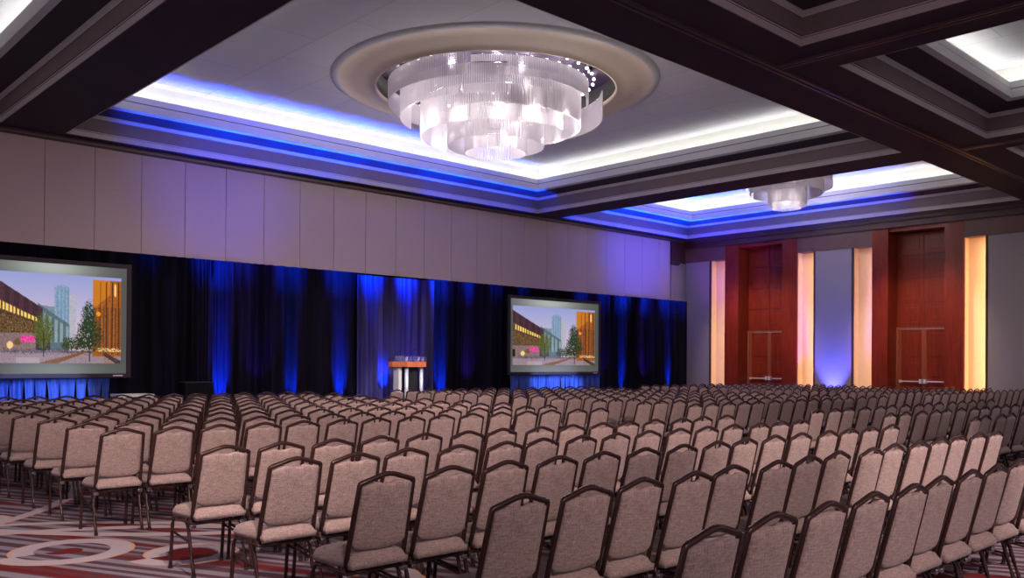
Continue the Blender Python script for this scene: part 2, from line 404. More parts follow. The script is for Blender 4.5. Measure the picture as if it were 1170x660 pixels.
# front wall (upper fabric panels with joints)
bm = bmesh.new()
box(bm, -4, 25.56, 19.03, 19.3, 0, HB, 1)
x = 5.14-.9416*10
while x < 25.5:
    box(bm, max(x+.006, -4), min(x+.9416-.006, 25.55), 19.0, 19.035, 2.8, 5.855); x += .9416
struct(link('wall_front', bm, [wallp, jointm]), 'front wall of tall mauve fabric panels')
bm = bmesh.new()
box(bm, 25.58, 26.08, 18.97, 19.3, 0, 5.0, 0); box(bm, 25.58, 26.08, 18.96, 19.3, 5.03, HB, 1)
box(bm, 26.08, 26.6, 19.02, 19.3, 0, HB, 0); box(bm, 26.08, 26.6, 19.0, 19.3, 5.1, HB, 1)
struct(link('wall_front', bm, [wallp2, cornice]), 'corner pilaster at the end of the front wall')
bm = bmesh.new()
box(bm, -4, 26.5, 18.93, 19.0, 5.84, 5.87, 0); box(bm, -4, 26.5, 18.90, 19.0, 5.87, 5.90, 1); box(bm, -4, 26.5, 18.93, 19.0, 5.90, HB, 0)
struct(link('trim_20', bm, [cornice, noisy('picture_rail', (.13, .10, .10), (.15, .11, .11), 4, .4)]), 'brown crown rail over the front wall')

# right wall ------------------------------------------------------------
XR = 26.5; XD = 27.1
wr = struct(empty('wall_right', (XR, 12, 0)), 'right wall with mahogany door bays, lit niches and fabric panels')
def wpart(name, bm, m, smooth=False):
    o = link(name, bm, m); o.parent = wr; o.matrix_parent_inverse = Matrix.Translation((-XR, -12, 0)); return o
PILA = [(16.77, 17.31), (14.58, 15.11), (11.59, 12.08), (9.43, 9.95)]
NICH = [(17.33, 17.88), (14.0, 14.56), (12.10, 12.66), (8.86, 9.41)]
PAN = [(17.93, 18.98), (12.71, 13.95), (-4.0, 8.80)]
TOPN = 5.13
for a, b in PILA:
    bm = bmesh.new(); box(bm, XR-.06, XD+.3, a, b, 0, 5.62, 0); box(bm, XR-.07, XR-.06, a, b, 0, 2.58, 0); wpart('wood_pilaster', bm, wood)
for a, b in PAN:
    bm = bmesh.new(); box(bm, XR-.03, XR+.3, a, b, 0, TOPN, 0); wpart('fabric_panel', bm, wallp2)
for a, b in [(17.31, 19.0), (12.08, 14.58), (-4, 9.43)]:
    bm = bmesh.new(); box(bm, XR-.05, XR+.4, a, b, TOPN+.04, 5.62, 0); box(bm, XR-.07, XR+.4, a, b, TOPN, TOPN+.05, 0); wpart('frieze_panel', bm, [noisy('frieze_brown', (.13, .062, .055), (.16, .08, .066), 5, .5)])
for (a, b) in NICH:
    bm = bmesh.new(); box(bm, XR+.28, XR+.34, a-.02, b+.02, 0, TOPN, 0); box(bm, XR+.0, XR+.3, a-.02, a-.0, 0, TOPN, 0); box(bm, XR, XR+.3, b, b+.02, 0, TOPN, 0)
    wpart('lit_niche', bm, [nichem, jointm])
for a in (17.927, 13.975, 12.707, 8.83):
    bm = bmesh.new(); box(bm, XR-.05, XR+.3, a-.025, a+.025, 0, TOPN, 0); wpart('panel_joint', bm, jointm)
# niche LED strips (bright at the far-side edge)
for (a, b), e in zip(NICH, (9, 17, 8, 22)):
    area('niche_strip', (XR+.06, a+.02, 2.55), (.45, 1, 0), 5.0, .03, e, (1, .50, .20), up=(0, 0, 1))
# cornice
bm = bmesh.new()
for x, z0, z1 in ((.14, 5.62, 5.68), (.10, 5.68, 5.80), (.18, 5.80, 5.84), (.22, 5.84, 5.90), (.32, 5.90, HB)):
    box(bm, XR-x, XR+.6, -4, 19.0, z0, z1)
struct(link('trim_21', bm, cornice), 'dark wood cornice along the right wall')

def door_bay(num, y0, y1):
    top = 2.58; c = (y0+y1)/2
    # transom wall above the doors
    bm = bmesh.new(); box(bm, XD, XD+.1, y0, y1, top+.06, 5.62, 0)
    hs = (5.55-top-.06)/4
    for k in range(4):
        for s in (0, 1):
            a = y0+.03 if s == 0 else c+.015; b = c-.015 if s == 0 else y1-.03
            z0 = top+.08+hs*k
            box(bm, XD-.02, XD, a, b, z0, z0+hs-.03, 1, .006)
            box(bm, XD-.03, XD-.018, a+.13, b-.13, z0+.13, z0+hs-.16, 1, .01)
    box(bm, XD-.05, XD, y0, y1, top, top+.06, 2)
    wpart('transom_panelling', bm, [wooddk, wood, woodlt])
    bm = bmesh.new(); box(bm, XR, XD, y1-.001, y1+.03, 0, 5.62, 0); box(bm, XR, XD, y0-.03, y0+.001, 0, 5.62, 0); box(bm, XR, XD, y0, y1, 5.5, 5.62, 0); wpart('door_reveal', bm, wood)
    d = struct(empty('door_%d' % num, (XD, c, 0)), ('mahogany double doors nearest the stage corner' if num == 1 else 'mahogany double doors in the right hand bay'))
    def dp(name, bm, m, par=d):
        o = link(name, bm, m); o.parent = par; o.matrix_parent_inverse = Matrix.Translation((-XD, -c, 0)) if par is d else Matrix.Identity(4); return o
    bm = bmesh.new(); box(bm, XD-.06, XD+.04, y0, y0+.07, 0, top); box(bm, XD-.06, XD+.04, y1-.07, y1, 0, top); dp('door_frame', bm, woodlt)
    for s in (0, 1):
        a = y0+.075 if s == 0 else c+.004; b = c-.004 if s == 0 else y1-.075
        bm = bmesh.new(); box(bm, XD-.02, XD+.03, a, b, .01, top-.01, 0)
        box(bm, XD-.028, XD-.02, a, a+.06, .01, top-.01, 1); box(bm, XD-.028, XD-.02, b-.06, b, .01, top-.01, 1)
        for z0, z1 in ((.2, .85), (1.15, 1.55), (1.75, 2.45)): box(bm, XD-.035, XD-.02, a+.14, b-.14, z0, z1, 2, .008)
        leaf = dp('door_leaf', bm, [wood, woodlt, wood])
        bm = bmesh.new(); m0 = a+.06 if s == 0 else a+.04; m1 = b-.04 if s == 0 else b-.06
        box(bm, XD-.12, XD-.09, m0, m1, .985, 1.02); 
        cc = (b-.10, b-.02) if s == 0 else (a+.02, a+.10)
        box(bm, XD-.15, XD-.02, cc[0], cc[1], .94, 1.07, 0, .01); e0 = (a+.04, a+.09) if s == 0 else (b-.09, b-.04)
        box(bm, XD-.13, XD-.02, e0[0], e0[1], .96, 1.04)
        o = link('push_bar', bm, silver); o.parent = leaf; o.matrix_parent_inverse = Matrix.Translation((-XD, -c, 0))
        o.matrix_parent_inverse = Matrix.Translation((-XD, -c, 0)) @ Matrix.Identity(4)
        leaf_fix.append((leaf, o))
leaf_fix = []
door_bay(1, 15.11, 16.77); door_bay(2, 9.95, 11.59)
for leaf, o in leaf_fix: o.matrix_parent_inverse = Matrix.Identity(4)   # same frame as the leaf's mesh

# ------------------------------------------------------------------ drape
def pleated(bm, x0, x1, y, z0, z1, step=.02, amp=.05, wl=.17, nz=6, seed=1, gather=0, mi=0):
    rnd = random.Random(seed); n = int((x1-x0)/step); cols = []
    ph = 0; a = amp
    for i in range(n+1):
        x = x0+(x1-x0)*i/n
        ph += 2*PI*step/(wl*(1+.5*math.sin(x*1.7+seed)+.25*math.sin(x*5.1)))
        a = amp*(.65+.45*math.sin(x*.9+seed*2)+.2*math.sin(x*3.3))
        col = []
        for k in range(nz+1):
            t = k/nz; z = z0+(z1-z0)*t
            aa = a*(1-.35*t) + gather*(1-t)*math.sin(x*23)*.4
            col.append(bm.verts.new((x+.012*math.sin(ph*.5+t*3)*(1-t), y+aa*math.sin(ph+.5*math.sin(t*2.2+x)), z)))
        cols.append(col)
    for i in range(n):
        for k in range(nz):
            f = bm.faces.new((cols[i][k], cols[i+1][k], cols[i+1][k+1], cols[i][k+1])); f.smooth = True; f.material_index = mi
bm = bmesh.new(); pleated(bm, -4, 25.8, 18.45, .02, 3.68, amp=.06, wl=.2, nz=5, seed=3)
g = bmesh.ops.solidify(bm, geom=bm.faces[:], thickness=.008)
dr = tag(link('stage_drape', bm, drapem), 'long dark navy pleated drape lit by blue streaks along the front wall', 'drape')
bm = bmesh.new(); pleated(bm, 12.0, 14.35, 18.30, .02, 3.62, amp=.045, wl=.22, nz=5, seed=8); bmesh.ops.solidify(bm, geom=bm.faces[:], thickness=.006)
tag(link('sheer_drape', bm, sheerm), 'lighter blue sheer drape panel hanging directly behind the lectern', 'drape')

# ------------------------------------------------------------------ screens
def picture_colors(NX=230, NY=140):
    rng = np.random.default_rng(4)
    u, v = np.meshgrid((np.arange(NX)+.0)/(NX-1), (np.arange(NY)+.0)/(NY-1))       # v down, whole screen cloth
    # grey slide background with soft gradient
    g = .09+.36*np.exp(-((u-.42)**2/.09+(v-.04)**2/.012))+.13*np.exp(-((u-.45)**2/.10+(v-.97)**2/.010))
    img = np.stack([g*.93, g, g*.95], -1)
    x = (u-.028)/(.955-.028); y = (v-.095)/(.90-.095)
    inside = (x >= 0) & (x <= 1) & (y >= 0) & (y <= 1)
    X = x*620; Y = 100+y*440
    P = np.zeros(img.shape)
    t = np.clip((Y-100)/300, 0, 1)[..., None]
    P[:] = np.array([150, 158, 212])*(1-t)+np.array([214, 190, 205])*t
    def put(mask, c, n=0):
        c = np.array(c, float); nn = rng.normal(0, n, img.shape[:2])[..., None] if n else 0
        P[mask] = (c+nn*np.ones(3))[mask] if n else c
    def between(xa, xb): return (X >= xa) & (X <= xb)
    ln = lambda x0, y0, x1, y1: y0+(y1-y0)*(X-x0)/(x1-x0)
    put(between(345, 385) & (Y > 205-(X-345)*0.3) & (Y < 470), (178, 176, 190), 8)                 # right tower
    put(between(278, 352) & (Y > 165-12*np.sin((X-278)/74*PI)) & (Y < 470), (132, 160, 188), 12)   # glass tower
    m = between(278, 352) & (Y > 165) & (Y < 400) & ((X.astype(int)//9) % 2 == 0); P[m] *= .9
    put(between(195, 280) & (Y > ln(195, 258, 280, 262)) & (Y < 470), (122, 136, 152), 8)
    put(between(200, 355) & (Y > ln(215, 258, 355, 350)) & (Y < 480), (88, 108, 118), 10)         # glass block
    m = between(225, 352) & (Y > ln(215, 285, 355, 365)) & (Y < 440) & ((X.astype(int)//14) % 2 == 0); P[m] = P[m]*.5+np.array([190, 205, 205])*.5
    put(between(0, 222) & (Y > ln(0, 135, 222, 272)) & (Y < 470), (78, 52, 62), 5)                # left building
    m = between(0, 222) & (Y > ln(0, 135, 222, 272)) & (Y < ln(0, 225, 222, 330)) & ((X.astype(int)//22) % 2 == 0); P[m] *= .86
    put(between(0, 200) & (Y > ln(0, 225, 200, 318)) & (Y < ln(0, 285, 200, 350)), (92, 66, 42), 14)
    m = between(12, 195) & (Y > ln(0, 232, 200, 322)) & (Y < ln(0, 272, 200, 340)) & ((X.astype(int) % 17) < 10); P[m] = (250, 212, 120)
    put(between(0, 200) & (Y > ln(0, 288, 200, 352)) & (Y < 395), (98, 72, 44), 26)
    put(between(0, 200) & (Y >= 395) & (Y < 485), (132, 108, 108), 12)
    put(between(0, 18) & (Y > 425) & (Y < 480), (40, 30, 32)); put(between(190, 260) & (Y > 400) & (Y < 480), (60, 52, 48), 18)
    put(((X-70)**2/15**2+(Y-455)**2/18**2 < 1), (245, 205, 140)); put(((X-105)**2+(Y-440)**2 < 16**2), (110, 85, 50))
    put(between(118, 190) & (Y > 408+.0*X) & (Y < 440), (228, 70, 150), 20)
    put((Y >= 485), (150, 130, 140), 8)                                                          # plaza
    put((Y >= 478) & (Y < 492) & (X < 470), (112, 96, 108), 18)
    put((Y >= ln(205, 540, 425, 484)) & (Y <= ln(300, 540, 445, 486)) & (Y > 484) & (X > 205), (128, 82, 38), 8)
    put((Y > 515) & (X > 100) & (X < 210), (172, 152, 158), 5)
    put(between(470, 620) & (Y > 118) & (Y < 505), (158, 88, 34), 14)                            # right building
    m = between(470, 560) & (Y > 118) & (Y < 270-(X-470)*.9); P[m] = (200, 120, 38)
    m = (X > 500) & (X < 620) & (Y > 255) & (Y < 480) & (((X+3).astype(int) % 21) < 10); P[m] = (112, 70, 46)
    m = (X > 508) & (Y > 125) & (Y < 500) & (((X+6).astype(int) % 32) < 6); P[m] = (74, 42, 28)
    put(((X-587)**2/7**2+(Y-165)**2/34**2 < 1), (255, 205, 120)); put(((X-500)**2+(Y-290)**2 < 11**2), (255, 150, 40))
    m = (X > 500) & (Y > 462) & (Y < 482) & (rng.random(X.shape) < .35); P[m] = (255, 225, 150)
    put((X > 525) & (Y > ln(525, 482, 620, 528)), (70, 55, 55), 14); put((X > 525) & (Y > ln(525, 500, 620, 560)), (150, 120, 110), 6)
    def tree(cx, cy, rx, ry, c, dens=.8, tr=None):
        r = np.sqrt(((X-cx)/rx)**2+((Y-cy)/ry)**2)+rng.normal(0, .16, X.shape)
        mk = (r < 1) & (rng.random(X.shape) < dens)
        sh = 1+.5*rng.random(X.shape)
        P[mk] = (np.array(c)*sh[..., None])[mk]
        if tr: put((abs(X-cx) < 3.5) & (Y > cy) & (Y < tr), (62, 44, 38))
    for cx in (335, 362, 388, 412): tree(cx, 445, 20, 32, (48, 52, 30))
    tree(228, 385, 46, 78, (70, 78, 34), .8, 512); tree(455, 400, 62, 82, (34, 48, 30), .92, 535); tree(452, 305, 36, 70, (36, 50, 32), .9)
    m = (Y > 470) & (Y < 500) & (X > 40) & (X < 380) & (rng.random(X.shape) < .18); P[m] *= .55
    P = np.clip(P, 0, 255)/255.; P = P**2.2
    img[inside] = P[inside]
    g2 = img.copy(); g2[~inside] = img[~inside]
    return NX, NY, g2
NXP, NYP, IMG = picture_colors()
def make_screen_mat():
    m = bpy.data.materials.new('projected_slide'); m.use_nodes = True; nt = m.node_tree
    b = nt.nodes['Principled BSDF']; a = nt.nodes.new('ShaderNodeAttribute'); a.attribute_name = 'slide'
    b.inputs['Base Color'].default_value = (.015, .015, .015, 1); b.inputs['Roughness'].default_value = .9; b.inputs['Specular IOR Level'].default_value = .05
    nt.links.new(a.outputs['Color'], b.inputs['Emission Color']); b.inputs['Emission Strength'].default_value = .92
    return m
slide_mat = make_screen_mat()
SW, SZ0, SZ1, SY = 3.86, 1.14, 3.36, 17.8
def screen_cloth_mesh():
    w = SW-.16; h = SZ1-SZ0-.16
    xs = np.linspace(-w/2, w/2, NXP); zs = np.linspace(SZ1-.08, SZ0+.08, NYP)
    V = [(x, 0, z) for z in zs for x in xs]
    Fc = [(j*NXP+i, (j+1)*NXP+i, (j+1)*NXP+i+1, j*NXP+i+1) for j in range(NYP-1) for i in range(NXP-1)]
    me = bpy.data.meshes.new('screen_cloth'); me.from_pydata(V, [], Fc); me.materials.append(slide_mat)
    at = me.attributes.new('slide', 'FLOAT_COLOR', 'POINT')
    buf = np.ones((NYP*NXP, 4), np.float32); buf[:, :3] = IMG.reshape(-1, 3); at.data.foreach_set('color', buf.ravel())
    return me
bezm = mat('bezel_dark', (.035, .024, .036), .55, spec=.2)
cloth_me = screen_cloth_mesh()
def screen(cx, label, SW=SW):
    r = tag(empty('projection_screen', (cx, SY, 0)), label, 'screen', 'projection screens either side of the stage')
    o = bpy.data.objects.new('screen_cloth', cloth_me); COL.objects.link(o); o.parent = r; o.location = (0, -.02, 0); o.scale = ((SW-.16)/3.70, 1, 1)
    bm = bmesh.new(); a, b = -SW/2, SW/2
    box(bm, a, b, -.05, .02, SZ1-.085, SZ1, 0, .008); box(bm, a, b, -.05, .02, SZ0, SZ0+.085, 0, .008)
    box(bm, a, a+.085, -.048, .02, SZ0+.05, SZ1-.05, 0, .008); box(bm, b-.085, b, -.048, .02, SZ0+.05, SZ1-.05, 0, .008)
    box(bm, a+.08, b-.08, .0, .012, SZ0+.08, SZ1-.08, 0)
    link('bezel', bm, bezm, r)
    bm = bmesh.new(); box(bm, b-.34, b-.16, -.054, -.05, SZ0+.035, SZ0+.055); link('maker_plate', bm, whiteplastic, r)
    for s in (-1, 1):
        bm = bmesh.new(); x = s*(SW/2-.45); box(bm, x-.03, x+.03, .03, .08, 0, SZ1-.1); box(bm, x-.03, x+.03, -.35, .45, 0, .05); link('leg', bm, blackm, r)
screen(5.13, 'left projection screen showing a dusk street, cut by the frame edge', 2.52); screen(18.47, 'right projection screen showing a dusk street, right of the lectern')
def skirt(x0, x1, label):
    bm = bmesh.new(); rnd = random.Random(int(x0*10)); x = x0
    while x < x1-.05:
        w = min(rnd.uniform(.16, .30), x1-x); n0 = len(bm.verts)
        pleated(bm, x, x+w, SY-.10, .02, SZ0-.01, step=.012, amp=.04, wl=.09, nz=8, seed=int(x*31))
        bm.verts.ensure_lookup_table(); c = x+w*rnd.uniform(.35, .65); tw = rnd.uniform(.30, .62)
        for v in bm.verts[n0:]:
            t = max(0, 1-v.co.z/SZ0)**.55; v.co.x = c+(v.co.x-c)*(1.04-tw*t)
        x += w
    bmesh.ops.solidify(bm, geom=bm.faces[:], thickness=.006)
    tag(link('screen_skirt', bm, skirtm), label, 'skirt', 'blue pleated skirts under the screens')
skirt(3.7, 5.98, 'blue pleated skirt under the left screen'); skirt(16.55, 20.35, 'blue pleated skirt under the right screen')

# ------------------------------------------------------------------ stage, lectern, tables
ST = .38
bm = bmesh.new(); box(bm, 11.92, 14.42, 16.3, 18.2, 0, ST-.03, 0); box(bm, 11.9, 14.44, 16.28, 18.2, ST-.03, ST, 1)
tag(link('stage_riser', bm, [riserm, mat('riser_carpet', (.05, .05, .12), .9)]), 'low navy stage riser under the lectern', 'stage')
lec = tag(empty('lectern', (12.77, 17.2, ST), 0), 'wooden topped lectern with silver columns in the middle of the stage', 'lectern')
bm = bmesh.new()
for i, (x0, x1, z0, z1) in enumerate([(-.48, .48, .985, 1.115)]):
    pts = [(-.45, .1), (-.28, -.28), (.28, -.28), (.45, .1), (.45, .25), (-.45, .25)]
    lo = [bm.verts.new((a, b, z0)) for a, b in pts]; hi = [bm.verts.new((a, b, z1)) for a, b in pts]
    bm.faces.new(lo[::-1]); bm.faces.new(hi)
    for k in range(6): bm.faces.new((lo[k], lo[(k+1) % 6], hi[(k+1) % 6], hi[k]))
link('lectern_top', bm, lectwood, lec)
bm = bmesh.new(); box(bm, -.2, .2, -.05, .2, .03, .985); link('centre_panel', bm, blackm, lec)
for x, m in ((-.2, chrome), (.24, chrome), ):
    bm = bmesh.new(); tube(bm, [(x, -.14, 0), (x, -.14, .985)], .045, seg=20); link('column', bm, mat('brushed_silver', (.8, .82, .9), .35, .4), lec, True)
bm = bmesh.new(); box(bm, -.34, -.255, -.02, .2, 0, .985); link('side_panel', bm, mat('pale_panel', (.62, .58, .55), .5), lec)
bm = bmesh.new(); box(bm, -.42, .42, -.22, .25, 0, .03, 0, .008); link('base', bm, blackm, lec)
bm = bmesh.new(); box(bm, -.32, .44, .20, .215, 1.115, 1.25); box(bm, -.32, -.305, -.1, .2, 1.115, 1.25); box(bm, .425, .44, -.1, .2, 1.115, 1.25); link('acrylic_guard', bm, acryl, lec)
mc = tag(empty('microphone', (12.80, 17.12, ST+1.118)), 'slim black gooseneck microphone standing on the lectern', 'microphone')
bm = bmesh.new(); tube(bm, [(0, 0, 0), (0, 0, .02)], .035, seg=16); link('base', bm, blackm, mc)
bm = bmesh.new(); tube(bm, [(0, 0, .02), (0, .01, .12), (-.01, -.02, .22), (-.02, -.08, .29)], .006, seg=8); link('gooseneck', bm, blackm, mc, True)
bm = bmesh.new(); tube(bm, [(-.02, -.08, .29), (-.022, -.10, .31), (-.024, -.125, .33)], .013, seg=10); link('capsule', bm, blackm, mc, True)
for dx, lab in ((-.22, 'drinking glass on the left end of the lectern top'), (.18, 'drinking glass on the lectern top right of the microphone'), (.33, 'drinking glass nearest the right end of the lectern top')):
    bm = bmesh.new(); lathe(bm, 0, 0, [(.001, .004, 0), (.028, .004, 0), (.033, .12, 0), (.036, .12, 0), (.031, 0, 0), (.001, 0, 0)], 20)
    o = tag(link('drinking_glass', bm, acryl), lab, 'glass', 'glasses on the lectern'); o.location = (12.77+dx*.9, 17.08, ST+1.118)

tb = tag(empty('side_table', (6.15, 17.0, 0)), 'low white folding table right of the left screen skirt', 'table')
bm = bmesh.new(); box(bm, -.33, .33, -.22, .22, .80, .85, 0, .006); link('tabletop', bm, whiteplastic, tb)
for x in (-.2, .31):
    for y in (-.2, .2):
        bm = bmesh.new(); box(bm, x-.035, x+.005, y-.015, y+.015, 0, .80); link('leg', bm, whiteplastic, tb)
dt = tag(empty('draped_table', (7.70, 17.75, 0)), 'narrow black clothed table standing against the drape, left of the first blue streak', 'table')
bm = bmesh.new(); box(bm, -.31, .31, -.19, .19, 1.03, 1.045); link('tabletop', bm, mat('dark_top', (.04, .03, .06), .5, spec=.2), dt)
bm = bmesh.new()
pts = []
for k in range(120):
    t = k/120*4; s = int(t); f = t-s
    p = [(-.33+.66*f, -.19), (.33, -.19+.38*f), (.33-.66*f, .19), (-.33, .19-.38*f)][s]
    w = 1+.035*math.sin(k*1.57)
    pts.append((p[0], p[1], w))
lo = [bm.verts.new((x*(w+.04), y*(w*1.1), .01)) for x, y, w in pts]; hi = [bm.verts.new((x*.9, y*.9, 1.03)) for x, y, w in pts]
for k in range(120): bm.faces.new((lo[k], lo[(k+1) % 120], hi[(k+1) % 120], hi[k])).smooth = True
link('cloth', bm, blackcloth, dt)

# ------------------------------------------------------------------ chandeliers
NEAR = math.atan2(-13.27, -11.97)           # azimuth that faces the seating side
def curtain(cx, cy, R, zt, zb, a0, a1, sp=.042, rad=.011):
    """hanging crystal rods on an arc; angles in degrees from the audience side"""
    bm = bmesh.new(); n = max(4, int(math.radians(a1-a0)*R/sp))
    for k in range(n):
        a = NEAR+math.radians(a0+(a1-a0)*k/n)
        x, y = R*math.cos(a), R*math.sin(a)
        j = .012*((k % 2)-.5); seg = 5
        r0 = [bm.verts.new((x+rad*math.cos(2*PI*i/seg), y+rad*math.sin(2*PI*i/seg), zt)) for i in range(seg)]
        r1 = [bm.verts.new((x+rad*math.cos(2*PI*i/seg), y+rad*math.sin(2*PI*i/seg), zb+j)) for i in range(seg)]
        for i in range(seg): bm.faces.new((r0[i], r0[(i+1) % seg], r1[(i+1) % seg], r1[i])).smooth = True
        bm.faces.new(r1[::-1])
    return bm
def chandelier(cx, cy, k, dz, label, tiers, sp, rad, nb, watts):
    ch = tag(empty('chandelier', (cx, cy, CEIL+.28)), label, 'chandelier', 'crystal rod chandeliers')
    z0 = CEIL+.28
    for R, zt, zb, a0, a1 in tiers:
        o = link('crystal_curtain', curtain(0, 0, R*k, zt-z0+dz*(7.1-zt), zb-z0+dz*(7.1-zb), a0, a1, sp, rad), crystal, ch)
        # hanging rail of the curtain
        bm = bmesh.new(); pts = [(R*k*math.cos(NEAR+math.radians(a)), R*k*math.sin(NEAR+math.radians(a)), zt-z0+dz*(7.1-zt)) for a in np.linspace(a0, a1, max(6, int((a1-a0)/6)))]
        tube(bm, pts, .014, seg=6); link('rail', bm, chrome, ch)
    bm = bmesh.new(); tube(bm, [(0, 0, 0), (0, 0, -.05)], 1.9*k, seg=48); link('canopy', bm, mirrorm, ch)
    for q in range(6):
        a = q*PI/3+.3; bm = bmesh.new(); tube(bm, [(1.3*k*math.cos(a), 1.3*k*math.sin(a), -.05), (1.3*k*math.cos(a), 1.3*k*math.sin(a), -.75)], .012, seg=6); link('hanging_rod', bm, chrome, ch)
    for q in range(nb):
        a = 2*PI*q/nb; bm = bmesh.new(); bmesh.ops.create_icosphere(bm, subdivisions=2, radius=.028)
        o = link('bulb', bm, bulbm, ch); o.location = (1.98*k*math.cos(a), 1.98*k*math.sin(a), -.24 if k > .9 else -.2)
    for rr, zz, w in ((1.3, 6.9, .3), (1.72, 6.2, .65), (.3, 6.3, .18)):
        m_ = 14 if rr > 1.5 else 5
        for q in range(m_):
            a = 2*PI*q/m_+.4
            l = bpy.data.lights.new('chandelier_lamp', 'POINT'); l.energy = watts*w/m_; l.color = (1, .93, .90); l.shadow_soft_size = .07
            lo = bpy.data.objects.new('chandelier_lamp', l); COL.objects.link(lo); lo.location = (cx+rr*k*math.cos(a), cy+rr*k*math.sin(a), CEIL+(zz-7.15)*k)
    return ch
T1 = [(2.17, 7.10, 6.66, -175, -14), (1.87, 7.12, 6.74, -14, 96), (2.15, 6.98, 6.42, 84, 185), (1.93, 6.95, 6.40, -112, 6), (1.72, 6.95, 6.26, 0, 205),
      (1.52, 6.70, 6.02, -158, 60), (.97, 6.5, 5.86, -180, 180), (.62, 6.3, 5.73, -180, 180)]
chandelier(11.97, 13.27, 1.0, 0, 'large tiered crystal rod chandelier nearest the viewer', T1, .033, .0115, 36, 320)
T2 = [(1.25, 7.1, 6.66, -178, 60), (1.25, 7.1, 6.55, 60, 182), (1.02, 6.9, 6.42, -120, 120), (.95, 6.9, 6.35, 60, 240), (.52, 6.6, 6.12, -180, 60), (.56, 6.6, 6.05, 40, 190), (.40, 6.5, 5.98, -180, 180)]
chandelier(23.15, 13.10, 1.0, 0, 'smaller crystal rod chandelier half hidden by the beam at right', T2, .036, .012, 20, 110)

